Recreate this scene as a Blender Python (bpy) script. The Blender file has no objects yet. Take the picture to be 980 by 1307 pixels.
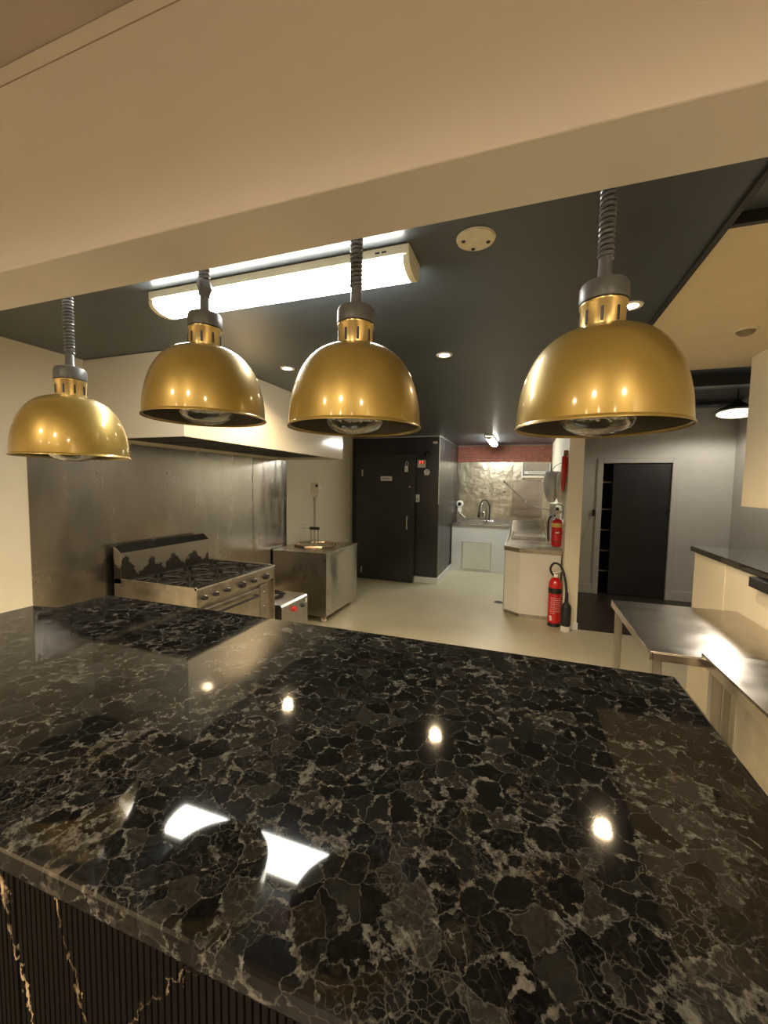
import bpy, bmesh, math, random
from mathutils import Vector, Matrix
random.seed(7)
PI = math.pi
scene = bpy.context.scene
C = scene.collection

# ------------------------------------------------------------------ camera
f_px, yaw, pitch, roll = 517.026, -0.3353120, -0.0675963, -0.0147830
F = Vector((math.sin(yaw)*math.cos(pitch), math.cos(yaw)*math.cos(pitch), math.sin(pitch)))
r0 = Vector((math.cos(yaw), -math.sin(yaw), 0)); d0 = F.cross(r0)
r1 = math.cos(roll)*r0 + math.sin(roll)*d0
d1 = -math.sin(roll)*r0 + math.cos(roll)*d0
cam_d = bpy.data.cameras.new('camera'); cam = bpy.data.objects.new('camera', cam_d); C.objects.link(cam)
cam_d.sensor_fit = 'VERTICAL'; cam_d.sensor_height = 36.0; cam_d.lens = 36.0*f_px/1307.0
cam_d.clip_start = 0.02; cam_d.clip_end = 60
m = Matrix(((r1.x, -d1.x, -F.x, 0), (r1.y, -d1.y, -F.y, 0), (r1.z, -d1.z, -F.z, 1.6), (0, 0, 0, 1)))
cam.matrix_world = m
scene.camera = cam

# ------------------------------------------------------------------ world / exposure
w = bpy.data.worlds.new('world'); scene.world = w; w.use_nodes = True
bg = w.node_tree.nodes['Background']; bg.inputs[0].default_value = (1.0, 0.93, 0.82, 1); bg.inputs[1].default_value = 0.06
vs = scene.view_settings; vs.view_transform = 'Standard'; vs.look = 'None'; vs.gamma = 1.0; vs.use_curve_mapping = False
vs.exposure = 0.35
E_TUBE = 42.0      # kitchen batten
E_REAR = 60.0      # rear batten
P_DOWN = 62.0      # kitchen downlights (W)
P_FRONT = 200.0     # front room downlights, the inferred pair and the added ones (W)
P_PENDANT = 40.0
P_HALL = 26.0

# ------------------------------------------------------------------ materials
def new_mat(name):
    mt = bpy.data.materials.new(name); mt.use_nodes = True
    nt = mt.node_tree; b = nt.nodes['Principled BSDF']
    return mt, nt, b
def L(nt, a, b): nt.links.new(a, b)
def tex_coord(nt, scale=(1, 1, 1)):
    tc = nt.nodes.new('ShaderNodeTexCoord'); mp = nt.nodes.new('ShaderNodeMapping')
    mp.inputs['Scale'].default_value = scale
    L(nt, tc.outputs['Object'], mp.inputs['Vector']); return mp.outputs[0]
def noise(nt, vec, scale, detail=4, rough=.55, dist=0):
    n = nt.nodes.new('ShaderNodeTexNoise'); n.inputs['Scale'].default_value = scale
    n.inputs['Detail'].default_value = detail; n.inputs['Roughness'].default_value = rough
    n.inputs['Distortion'].default_value = dist
    L(nt, vec, n.inputs['Vector']); return n
def ramp(nt, fac, stops):
    r = nt.nodes.new('ShaderNodeValToRGB'); e = r.color_ramp.elements
    while len(e) < len(stops): e.new(.5)
    for i, (p, c) in enumerate(stops):
        e[i].position = p; e[i].color = (c[0], c[1], c[2], 1) if not isinstance(c, (int, float)) else (c, c, c, 1)
    L(nt, fac, r.inputs[0]); return r.outputs[0]
def mix(nt, fac, a, b, mode='MIX'):
    n = nt.nodes.new('ShaderNodeMix'); n.data_type = 'RGBA'; n.blend_type = mode
    for inp, v in ((n.inputs[0], fac), (n.inputs[6], a), (n.inputs[7], b)):
        if isinstance(v, (int, float)): inp.default_value = v
        elif isinstance(v, tuple): inp.default_value = (v[0], v[1], v[2], 1)
        else: L(nt, v, inp)
    return n.outputs[2]
def math_n(nt, op, a, b=0.0):
    n = nt.nodes.new('ShaderNodeMath'); n.operation = op
    for i, v in enumerate((a, b)):
        if isinstance(v, (int, float)): n.inputs[i].default_value = v
        else: L(nt, v, n.inputs[i])
    return n.outputs[0]
def bump(nt, b, height, strength, dist=.01):
    n = nt.nodes.new('ShaderNodeBump'); n.inputs['Strength'].default_value = strength
    n.inputs['Distance'].default_value = dist
    L(nt, height, n.inputs['Height']); L(nt, n.outputs[0], b.inputs['Normal'])
def basic(name, col, rough=.5, metal=0.0, var=.08, scale=6, bmp=0.0, spec=None, coat=0.0):
    mt, nt, b = new_mat(name)
    v = tex_coord(nt); n = noise(nt, v, scale)
    lo = tuple(max(0, c*(1-var)) for c in col); hi = tuple(min(1, c*(1+var)) for c in col)
    L(nt, ramp(nt, n.outputs[0], [(.3, lo), (.7, hi)]), b.inputs['Base Color'])
    b.inputs['Metallic'].default_value = metal; b.inputs['Roughness'].default_value = rough
    if spec is not None: b.inputs['Specular IOR Level'].default_value = spec
    if coat: b.inputs['Coat Weight'].default_value = coat; b.inputs['Coat Roughness'].default_value = .08
    if bmp: bump(nt, b, noise(nt, v, scale*12).outputs[0], bmp, .004)
    return mt
def steel(name, col=(.52, .50, .46), r0_=.22, r1_=.42, stretch=(1, 1, .12), dent=.15, dscale=3.0, stain=.25):
    mt, nt, b = new_mat(name)
    v = tex_coord(nt); vs_ = tex_coord(nt, stretch)
    n1 = noise(nt, vs_, 9, 5, .6); n2 = noise(nt, v, dscale, 3, .5)
    c = mix(nt, ramp(nt, n1.outputs[0], [(.35, 0.0), (.7, 1.0)]), tuple(x*(1-stain) for x in col), col)
    L(nt, c, b.inputs['Base Color']); b.inputs['Metallic'].default_value = 1.0
    rr = nt.nodes.new('ShaderNodeMapRange'); rr.inputs[3].default_value = r0_; rr.inputs[4].default_value = r1_
    L(nt, n1.outputs[0], rr.inputs[0]); L(nt, rr.outputs[0], b.inputs['Roughness'])
    bump(nt, b, n2.outputs[0], dent, .03)
    return mt
def emit(name, col, strength):
    mt, nt, b = new_mat(name)
    b.inputs['Base Color'].default_value = (.9, .9, .88, 1)
    b.inputs['Emission Color'].default_value = (*col, 1); b.inputs['Emission Strength'].default_value = strength
    return mt

M = {}
M['cream'] = basic('cream_wall_paint', (.80, .73, .56), .55, var=.04, scale=2.5, bmp=.05)
M['bulkhead'] = basic('bulkhead_paint', (.77, .72, .66), .6, var=.03, scale=2.0, bmp=.04)
M['white'] = basic('white_paint', (.80, .80, .77), .4, var=.03)
M['hood'] = basic('gloss_white_hood', (.82, .76, .62), .12, var=.04, scale=2.0, coat=.6)
M['hall_wall'] = basic('grey_white_wall', (.52, .505, .46), .6, var=.03)
M['ceil_dark'] = basic('charcoal_ceiling', (.062, .073, .084), .36, var=.2, scale=1.5, bmp=.05)
M['ceil_beige'] = basic('beige_ceiling', (.66, .56, .38), .55, var=.04)
M['ceil_front'] = basic('front_ceiling', (.50, .44, .38), .7, var=.04)
M['black'] = basic('black_paint', (.018, .018, .018), .45, var=.3)
M['black_plastic'] = basic('black_plastic', (.012, .012, .012), .4, var=.2)
M['rubber'] = basic('black_rubber', (.02, .02, .022), .5, var=.2)
M['grey_cord'] = basic('grey_cord_plastic', (.11, .12, .13), .35, var=.1)
M['grey_cap'] = basic('grey_cap_plastic', (.10, .105, .11), .4, var=.1)
M['cool'] = basic('cool_room_black_panel', (.022, .024, .025), .28, var=.25, scale=2.0)
M['trim'] = steel('aluminium_trim', (.62, .62, .60), .25, .4)
M['steel'] = steel('brushed_steel')
M['steel_bench'] = steel('bench_steel', (.60, .55, .48), .16, .32, (.2, 1, 1), .16, 3.0)
M['steel_dark'] = steel('range_steel', (.56, .51, .43), .25, .45, (1, 1, 1), .1, 4.0, .35)
M['splash'] = steel('splash_steel', (.58, .54, .48), .17, .34, (.7, .7, .3), .10, 2.4, .22)
M['splash_rear'] = steel('rear_splash_steel', (.66, .61, .48), .24, .44, (1, 1, .3), .5, 7.0, .35)
M['tandoor'] = steel('tandoor_steel', (.58, .54, .46), .22, .36, (1, 1, .5), .30, 2.2, .12)
M['chrome'] = basic('chrome', (.75, .75, .75), .1, 1.0, .02)
M['iron'] = basic('cast_iron', (.022, .020, .018), .6, .2, .4, 20, .3)
M['copper'] = basic('warm_rim_metal', (.55, .40, .26), .25, 1.0, .2)
M['brick'] = basic('red_brick', (.24, .075, .048), .75, 0, .35, 9, .3)
M['mortar'] = basic('mortar', (.22, .16, .13), .85, 0, .2, 20)
M['red'] = basic('red_enamel', (.62, .018, .020), .25, 0, .1, 4, coat=.4)
M['red_cloth'] = basic('red_cloth', (.58, .030, .022), .7, 0, .15)
M['yellow'] = basic('yellow_label', (.75, .52, .12), .5)
M['label_white'] = basic('label_white', (.78, .76, .70), .5)
M['bag'] = basic('grey_bag', (.50, .50, .50), .45, 0, .2, 8, .2)
M['clear_bag'] = basic('cream_bag', (.55, .52, .44), .4, 0, .15)
M['panel_green'] = basic('pale_cupboard', (.66, .68, .58), .4, 0, .04)
M['white_cab'] = basic('white_laminate', (.70, .72, .70), .35, 0, .03)
M['tube'] = emit('tube_diffuser', (1.0, .975, .87), E_TUBE)
M['tube_rear'] = emit('rear_tube_diffuser', (1.0, .985, .90), E_REAR)
M['bulb_warm'] = emit('downlight_glow', (1.0, .72, .40), 60.0)
M['bulb_pend'] = emit('pendant_glow', (1.0, .86, .58), 1.5)
M['led_red'] = emit('red_display_digits', (1.0, .05, .03), 3.0)
M['plate'] = basic('cream_plate', (.66, .60, .44), .5, 0, .12, 30)
M['yellowed'] = basic('yellowed_enamel', (.80, .76, .58), .35, 0, .05)

def gold():
    mt, nt, b = new_mat('gold_lacquer')
    v = tex_coord(nt); n = noise(nt, v, 14, 4)
    L(nt, ramp(nt, n.outputs[0], [(.3, (.27, .185, .040)), (.7, (.32, .225, .052))]), b.inputs['Base Color'])
    b.inputs['Metallic'].default_value = .55; b.inputs['Roughness'].default_value = .40
    b.inputs['Coat Weight'].default_value = .7; b.inputs['Coat Roughness'].default_value = .10
    bump(nt, b, noise(nt, v, 220, 2).outputs[0], .05, .001)
    return mt
M['gold'] = gold()
M['gold_in'] = basic('gold_inner', (.10, .09, .065), .5, .3, .1)
M['gold_pale'] = basic('gold_collar', (.60, .46, .20), .28, .8, .06)

def glass():
    mt, nt, b = new_mat('bulb_glass')
    b.inputs['Base Color'].default_value = (.95, .96, .95, 1); b.inputs['Roughness'].default_value = .03
    b.inputs['Transmission Weight'].default_value = 1.0; b.inputs['IOR'].default_value = 1.45
    n = noise(nt, tex_coord(nt), 60, 2); bump(nt, b, n.outputs[0], .25, .004)
    return mt
M['glass'] = glass()
M['mirror'] = basic('bulb_mirror', (.82, .82, .80), .12, 1.0, .03, 40, .6)

def granite():
    mt, nt, b = new_mat('brecciated_granite')
    v0 = tex_coord(nt)
    warp = noise(nt, v0, 16, 5, .6)
    vm = nt.nodes.new('ShaderNodeMix'); vm.data_type = 'VECTOR'; vm.inputs[0].default_value = .055
    L(nt, v0, vm.inputs[4]); L(nt, warp.outputs['Color'], vm.inputs[5]); vec = vm.outputs[1]
    def vor(scale, feature):
        n = nt.nodes.new('ShaderNodeTexVoronoi'); n.feature = feature; n.inputs['Scale'].default_value = scale
        n.inputs['Randomness'].default_value = 1.0
        L(nt, vec, n.inputs['Vector']); return n
    e1 = vor(31, 'DISTANCE_TO_EDGE'); e2 = vor(88, 'DISTANCE_TO_EDGE'); c1 = vor(31, 'F1'); c2 = vor(88, 'F1')
    # width of the pale matrix between the big clasts varies from nothing to broad patches
    wid = ramp(nt, noise(nt, v0, 15, 6, .7).outputs[0], [(.38, -.05), (.50, .03), (.58, .10), (.72, .34)])
    rag = math_n(nt, 'MULTIPLY', math_n(nt, 'SUBTRACT', noise(nt, v0, 60, 5, .75).outputs[0], .5), .30)
    wid = math_n(nt, 'SUBTRACT', wid, .025)
    d1 = math_n(nt, 'SUBTRACT', math_n(nt, 'ADD', wid, rag), e1.outputs['Distance'])
    inm = ramp(nt, math_n(nt, 'ADD', math_n(nt, 'MULTIPLY', d1, 6.0), .5), [(.36, 0.0), (.70, 1.0)])
    # inside the matrix: small dark clasts in mottled grey
    e2r = ramp(nt, e2.outputs['Distance'], [(.02, 1.0), (.20, .0)])
    mot = ramp(nt, noise(nt, v0, 95, 5, .75).outputs[0], [(.36, 0.0), (.68, 1.0)])
    pale = math_n(nt, 'MULTIPLY', inm, math_n(nt, 'ADD', math_n(nt, 'MULTIPLY', e2r, .45), math_n(nt, 'MULTIPLY', mot, .55)))
    hair = math_n(nt, 'MULTIPLY', ramp(nt, e1.outputs['Distance'], [(0.0, .42), (.030, 0.0)]), ramp(nt, noise(nt, v0, 22, 4, .7).outputs[0], [(.36, .15), (.6, 1.0)]))
    hair2 = math_n(nt, 'MULTIPLY', ramp(nt, e2.outputs['Distance'], [(0.0, .30), (.07, 0.0)]), ramp(nt, noise(nt, v0, 10, 4, .7).outputs[0], [(.48, 0.0), (.62, 1.0)]))
    pale = math_n(nt, 'MAXIMUM', pale, math_n(nt, 'MAXIMUM', hair, hair2))
    def pick(cn, stops):
        q = nt.nodes.new('ShaderNodeSeparateColor'); L(nt, cn.outputs['Color'], q.inputs[0])
        return ramp(nt, q.outputs[0], stops)
    stops = [(0.0, (.0025, .0025, .0025)), (.5, (.004, .0039, .0036)), (.75, (.0065, .0065, .0058)), (.92, (.013, .0128, .0112)), (1.0, (.0065, .0046, .0036))]
    clast = mix(nt, inm, pick(c1, stops), pick(c2, stops))
    grain = ramp(nt, noise(nt, v0, 160, 3, .6).outputs[0], [(.3, .55), (.75, 1.4)])
    clast = mix(nt, 1.0, clast, grain, 'MULTIPLY')
    vcol = ramp(nt, noise(nt, v0, 14, 3).outputs[0], [(.3, (.045, .044, .037)), (.5, (.092, .090, .080)), (.7, (.058, .049, .036))])
    L(nt, mix(nt, pale, clast, vcol), b.inputs['Base Color'])
    b.inputs['Roughness'].default_value = .04; b.inputs['IOR'].default_value = 1.46
    return mt
M['granite'] = granite()

def black_marble():
    mt, nt, b = new_mat('black_marble')
    tc = nt.nodes.new('ShaderNodeTexCoord'); q = nt.nodes.new('ShaderNodeSeparateXYZ'); L(nt, tc.outputs['Object'], q.inputs[0])
    wob = noise(nt, tc.outputs['Object'], 11, 5, .65); wx_ = math_n(nt, 'MULTIPLY', math_n(nt, 'SUBTRACT', wob.outputs[0], .5), .11)
    br = ramp(nt, noise(nt, tc.outputs['Object'], 26, 3).outputs[0], [(.40, 0.0), (.58, 1.0)])
    tot = None
    # bar_counter origin is x = -.6: steep gold veins wandering down the slab
    for x0, sl, wd, am in ((.105, -.22, .0016, .75), (.000, -.30, .0024, .9), (.27, .70, .0010, .35), (-.30, .2, .0018, .7), (.66, -.3, .0018, .6), (.82, .15, .0014, .5)):
        xs = math_n(nt, 'ADD', math_n(nt, 'SUBTRACT', q.outputs[0], x0), math_n(nt, 'MULTIPLY', math_n(nt, 'SUBTRACT', q.outputs[2], 1.08), -sl))
        d = math_n(nt, 'ABSOLUTE', math_n(nt, 'ADD', xs, wx_))
        v = math_n(nt, 'MULTIPLY', ramp(nt, math_n(nt, 'DIVIDE', d, wd*2), [(.35, 1.0), (.9, 0.0)]), am)
        tot = v if tot is None else math_n(nt, 'MAXIMUM', tot, v)
    c = mix(nt, math_n(nt, 'MULTIPLY', tot, br), (.0030, .0025, .0020), (.30, .23, .15))
    L(nt, c, b.inputs['Base Color']); b.inputs['Roughness'].default_value = .55; b.inputs['Specular IOR Level'].default_value = .10
    return mt
M['marble'] = black_marble()

def lino():
    mt, nt, b = new_mat('pale_lino')
    v = tex_coord(nt); n = noise(nt, v, 1.6, 4); n2 = noise(nt, v, 90, 2)
    c = ramp(nt, n.outputs[0], [(.3, (.44, .40, .27)), (.7, (.56, .51, .36))])
    c = mix(nt, .25, c, ramp(nt, n2.outputs[0], [(.4, (.35, .32, .22)), (.6, (.62, .58, .44))]))
    L(nt, c, b.inputs['Base Color']); b.inputs['Roughness'].default_value = .36
    bump(nt, b, n2.outputs[0], .05, .002)
    return mt
M['lino'] = lino()
def timber():
    mt, nt, b = new_mat('dark_timber_floor')
    v = tex_coord(nt, (9, 1.0, 1)); n = noise(nt, v, 3, 4)
    L(nt, ramp(nt, n.outputs[0], [(.3, (.020, .016, .013)), (.7, (.060, .046, .036))]), b.inputs['Base Color'])
    b.inputs['Roughness'].default_value = .35
    return mt
M['timber'] = timber()

def soot_steel():
    """range backguard: steel with soot blown up behind the burners (stains of their own shape)"""
    mt, nt, b = new_mat('sooted_backguard')
    tc = nt.nodes.new('ShaderNodeTexCoord'); s = nt.nodes.new('ShaderNodeSeparateXYZ'); L(nt, tc.outputs['Object'], s.inputs[0])
    wob = noise(nt, tc.outputs['Object'], 16, 3)
    y = math_n(nt, 'ADD', s.outputs[1], math_n(nt, 'MULTIPLY', wob.outputs[0], .16))
    wv = math_n(nt, 'POWER', math_n(nt, 'ABSOLUTE', math_n(nt, 'SINE', math_n(nt, 'MULTIPLY', y, 15.0))), 1.6)
    wv = math_n(nt, 'MULTIPLY', wv, math_n(nt, 'ADD', math_n(nt, 'MULTIPLY', noise(nt, tc.outputs['Object'], 5, 2).outputs[0], 1.6), .2))
    hgt = math_n(nt, 'ADD', math_n(nt, 'MULTIPLY', wv, .11), .915)
    msk = math_n(nt, 'SUBTRACT', hgt, s.outputs[2])
    fac = ramp(nt, math_n(nt, 'ADD', math_n(nt, 'MULTIPLY', msk, 22.0), .5), [(.35, 0.0), (.8, .85)])
    L(nt, mix(nt, fac, (.44, .40, .33), (.03, .028, .025)), b.inputs['Base Color'])
    b.inputs['Metallic'].default_value = .9; b.inputs['Roughness'].default_value = .38
    return mt
M['soot'] = soot_steel()

# ------------------------------------------------------------------ mesh helpers (all geometry in world coordinates)
def BM(): return bmesh.new()
def box(bm, x0, x1, y0, y1, z0, z1, bev=0.0, seg=2):
    vs_ = [bm.verts.new(p) for p in ((x0, y0, z0), (x1, y0, z0), (x1, y1, z0), (x0, y1, z0), (x0, y0, z1), (x1, y0, z1), (x1, y1, z1), (x0, y1, z1))]
    fs = [bm.faces.new([vs_[i] for i in q]) for q in ((3, 2, 1, 0), (4, 5, 6, 7), (0, 1, 5, 4), (1, 2, 6, 5), (2, 3, 7, 6), (3, 0, 4, 7))]
    if bev:
        es = list({e for f_ in fs for e in f_.edges})
        bmesh.ops.bevel(bm, geom=es, offset=bev, segments=seg, affect='EDGES', profile=.5)
    return bm
def prism(bm, pts, axis, a0, a1, bev=0.0):
    """extrude a polygon; axis 'x': pts are (y,z); 'y': (x,z); 'z': (x,y)"""
    def P(p, a): return {'x': (a, p[0], p[1]), 'y': (p[0], a, p[1]), 'z': (p[0], p[1], a)}[axis]
    lo = [bm.verts.new(P(p, a0)) for p in pts]; hi = [bm.verts.new(P(p, a1)) for p in pts]
    n = len(pts); fs = [bm.faces.new(lo), bm.faces.new(hi[::-1])]
    for i in range(n): fs.append(bm.faces.new((lo[i], hi[i], hi[(i+1) % n], lo[(i+1) % n])))
    bmesh.ops.recalc_face_normals(bm, faces=fs)
    if bev:
        es = [e for e in set(e for f_ in fs for e in f_.edges)]
        bmesh.ops.bevel(bm, geom=es, offset=bev, segments=2, affect='EDGES', profile=.5)
    return bm
def lathe(bm, c, prof, n=32, axis='z', close=False):
    """prof: list of (r, h) along the axis from c"""
    rings = []
    for r, h in prof:
        ring = []
        for i in range(n):
            a = 2*PI*i/n; u, v = r*math.cos(a), r*math.sin(a)
            p = {'z': (u, v, h), 'y': (u, h, v), 'x': (h, u, v)}[axis]
            ring.append(bm.verts.new((c[0]+p[0], c[1]+p[1], c[2]+p[2])))
        rings.append(ring)
    fs = []
    for a, b in zip(rings, rings[1:]):
        for i in range(n): fs.append(bm.faces.new((a[i], a[(i+1) % n], b[(i+1) % n], b[i])))
    if close:
        for a, b in ((rings[-1], rings[0]),):
            for i in range(n): fs.append(bm.faces.new((a[i], a[(i+1) % n], b[(i+1) % n], b[i])))
    else:
        if prof[0][0] > 1e-6: fs.append(bm.faces.new(rings[0]))
        if prof[-1][0] > 1e-6: fs.append(bm.faces.new(rings[-1]))
    bmesh.ops.remove_doubles(bm, verts=[v for r in rings for v in r], dist=1e-6)
    bmesh.ops.recalc_face_normals(bm, faces=[f_ for f_ in fs if f_.is_valid])
    return bm
def cyl(bm, c, r, h, axis='z', n=20): return lathe(bm, c, [(r, 0), (r, h)], n, axis)
def tube(bm, pts, r, n=8, rad=None):
    pts = [Vector(p) for p in pts]; rings = []
    up = Vector((0, 0, 1)); prev = None
    for i, p in enumerate(pts):
        t = (pts[min(i+1, len(pts)-1)] - pts[max(i-1, 0)]).normalized()
        if prev is None:
            a = t.cross(up); a = a if a.length > .05 else t.cross(Vector((1, 0, 0)))
        else:
            a = prev - t*prev.dot(t)
        a.normalize(); prev = a; b = t.cross(a)
        rr = rad[i] if rad else r
        rings.append([bm.verts.new(p + rr*(math.cos(2*PI*k/n)*a + math.sin(2*PI*k/n)*b)) for k in range(n)])
    fs = []
    for a, b in zip(rings, rings[1:]):
        for k in range(n): fs.append(bm.faces.new((a[k], a[(k+1) % n], b[(k+1) % n], b[k])))
    fs.append(bm.faces.new(rings[0])); fs.append(bm.faces.new(rings[-1]))
    bmesh.ops.recalc_face_normals(bm, faces=fs)
    return bm
def smooth_path(pts, n=8):
    out = []; P = [Vector(p) for p in pts]; P = [P[0]] + P + [P[-1]]
    for i in range(1, len(P)-2):
        for k in range(n):
            t = k/n; a, b, c, d = P[i-1], P[i], P[i+1], P[i+2]
            out.append(.5*((2*b) + (c-a)*t + (2*a-5*b+4*c-d)*t*t + (3*b-a-3*c+d)*t**3))
    out.append(P[-2]); return out

def origin_of(o):
    v = Vector((0, 0, 0))
    while o: v += o.location; o = o.parent
    return v
def obj(name, bm, mat, parent=None, smooth=False, at=None):
    me = bpy.data.meshes.new(name); bm.to_mesh(me); bm.free()
    if at is None:
        if parent is not None: at = origin_of(parent)
        else:
            xs = [v.co for v in me.vertices]
            at = Vector((sum((min(c[i] for c in xs), max(c[i] for c in xs)))/2 for i in range(2))) if False else Vector(((min(c.x for c in xs)+max(c.x for c in xs))/2, (min(c.y for c in xs)+max(c.y for c in xs))/2, min(c.z for c in xs)))
    at = Vector(at)
    me.transform(Matrix.Translation(-at))
    me.materials.append(M[mat] if isinstance(mat, str) else mat)
    if smooth:
        for p in me.polygons: p.use_smooth = True
        try: me.set_sharp_from_angle(angle=math.radians(38))
        except Exception: pass
    o = bpy.data.objects.new(name, me); C.objects.link(o)
    if parent is not None: o.parent = parent; o.location = at - origin_of(parent)
    else: o.location = at
    return o
def tag(o, label, cat, group=None):
    o['label'] = label; o['category'] = cat
    if group: o['group'] = group
    return o
def thing(name, label, cat, loc, group=None):
    o = bpy.data.objects.new(name, None); o.empty_display_size = .1; C.objects.link(o); o.location = loc
    return tag(o, label, cat, group)
def struct(name, bm, mat, smooth=False):
    o = obj(name, bm, mat, None, smooth); o['kind'] = 'structure'; return o
def share(name, src, parent, offset):
    o = bpy.data.objects.new(name, src.data); C.objects.link(o); o.parent = parent
    o.location = src.location + Vector(offset); return o
def bxo(name, mat, parent, *a, **k): return obj(name, box(BM(), *a, **k), mat, parent)

H = 2.40          # kitchen ceiling
XL = -2.82        # wall with the range
YB = 8.20         # rear wall
HC = 1.175        # granite top
XC = 0.545        # edge of the dark ceiling

# ================================================================== STRUCTURE
struct('floor', box(BM(), XL-.1, .60, .34, YB+.1, -.1, 0), 'lino')
struct('floor_side', box(BM(), .60, 3.2, .34, 4.96, -.1, 0), 'lino')
struct('floor_front', box(BM(), XL-.1, 3.2, -4.2, .34, -.1, 0), 'timber')
struct('floor_hall', box(BM(), .60, 3.2, 4.96, 8.3, -.1, .002), 'timber')
struct('wall_left', box(BM(), XL-.1, XL, -4.2, YB+.1, 0, 2.52), 'cream')
struct('wall_front', box(BM(), XL-.1, 3.2, -4.3, -4.2, 0, 2.52), basic('dining_wall', (.22, .18, .15), .6))
struct('wall_right', box(BM(), 3.1, 3.2, -4.2, 4.0, 0, 2.9), 'cream')
struct('ceiling', box(BM(), XL, XC, .74, YB, H, H+.1), 'ceil_dark')
struct('ceiling_side', box(BM(), XC, 3.1, 1.565, 3.31, H, H+.45), 'ceil_beige')
struct('ceiling_near', box(BM(), XC, 3.1, .74, 1.565, H+.03, H+.13), 'ceil_dark')
struct('ceiling_hall', box(BM(), XC, 3.2, 3.31, 8.3, 2.79, 2.89), 'ceil_dark')
struct('trim_1', box(BM(), XC-.012, XC+.008, .78, YB-.02, H-.012, H+.40, .002), 'black')
struct('trim_2', box(BM(), XC+.01, 3.1, 1.545, 1.565, H-.006, H+.03, .002), 'black')
struct('ceiling_front', box(BM(), XL, 3.1, -4.2, .63, 2.515, 2.6), 'ceil_front')

# bulkhead over the counter
bk = struct('wall_bulkhead', box(BM(), XL, 3.1, .626, .766, 2.08, 2.514, .003), 'bulkhead')
obj('plaster_joint', box(BM(), XL+.02, 3.05, .6245, .6262, 2.472, 2.4733), basic('joint_shadow', (.38, .30, .22), .7), bk)
fc = obj('ceiling_joint', box(BM(), XL+.02, 3.05, .500, .512, 2.5135, 2.5165), 'white', bpy.data.objects['ceiling_front'])

# rear wall with a strip of bricks above the steel
wb = struct('wall_back', box(BM(), XL, .44, YB, YB+.1, 0, H), 'mortar')
bh, bw, g = .066, .205, .010
src = None; z = 2.075; row = 0
while z + bh < H + .02:
    x = -1.31 - (bw/2 if row % 2 else 0)
    while x < .44:
        xa, xb = max(x, -1.305), min(x+bw, .438)
        if xb - xa > .02:
            full = abs(xb-xa-bw) < 1e-4
            dz = min(bh, H-.002-z)
            if full and dz == bh and src is not None:
                share('brick', src, wb, (xa-sx, random.uniform(-.003, .002), z-sz))
            else:
                o = obj('brick', box(BM(), xa, xb, YB-.012, YB+.03, z, z+dz, .003, 1), 'brick', wb, at=(xa, YB, z))
                if full and dz == bh and src is None: src = o; sx, sz = xa, z
        x += bw+g
    z += bh+g; row += 1

# partition between kitchen and hall
struct('wall_partition', box(BM(), .440, .592, 4.93, YB+.1, 0, H, .004), 'cream')
bp = struct('baseboard_partition', box(BM(), .440, .604, 4.918, 4.9295, 0, .085, .003), 'white')

# hall wall with doorway
YW = 6.78
def wall_with_gap():
    bm = BM(); box(bm, .592, 1.075, YW, YW+.12, 0, 2.79); box(bm, 1.945, 2.66, YW, YW+.12, 0, 2.79); box(bm, 1.075, 1.945, YW, YW+.12, 1.965, 2.79)
    return bm
struct('wall_hall', wall_with_gap(), 'hall_wall')
struct('wall_hall_side', box(BM(), 2.66, 2.76, 4.0, YW+.12, 0, 2.79), 'hall_wall')
def skirt():
    bm = BM(); box(bm, .594, 1.0, YW-.018, YW, 0, .14, .004); box(bm, 2.02, 2.66, YW-.018, YW, 0, .14, .004); return bm
struct('baseboard_hall', skirt(), 'hall_wall')
dr = thing('door_1', 'doorway with pale architrave and a black door leaf standing ajar', 'door', (1.5, YW, 0)); dr['kind'] = 'structure'
del dr['category']
bxo('architrave', 'hall_wall', dr, 1.000, 1.075, YW-.022, YW, 0, 2.035, bev=.005)
bxo('architrave', 'hall_wall', dr, 1.945, 2.020, YW-.022, YW, 0, 2.035, bev=.005)
bxo('architrave', 'hall_wall', dr, 1.075, 1.945, YW-.022, YW, 1.965, 2.035, bev=.005)
bxo('door_leaf', 'black', dr, 1.215, 1.940, YW+.010, YW+.050, .01, 1.958, bev=.003)
obj('handle', lathe(BM(), (1.925, YW+.012, 1.30), [(.010, 0), (.010, -.030), (.018, -.034), (.018, -.050), (0, -.052)], 14, 'y'), 'black_plastic', dr, True)
struct('wall_store', box(BM(), .9, 2.7, YW+1.1, YW+1.2, 0, 2.5), 'black')
struct('wall_store_side', box(BM(), .62, .9, YW+.12, YW+1.2, 0, 2.5), 'black')
sh = thing('store_shelf', 'dark shelf rack in the gap beside the black door leaf', 'shelf', (1.2, YW+.45, 0))
for z in (.30, .62, .94, 1.26, 1.68): bxo('shelf_board', 'steel_dark', sh, .96, 1.45, YW+.25, YW+.65, z, z+.018, bev=.002)
for x, y in ((.96, YW+.26), (1.43, YW+.26), (.96, YW+.63), (1.43, YW+.63)): bxo('post', 'black', sh, x, x+.02, y, y+.02, 0, 1.9)

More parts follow.
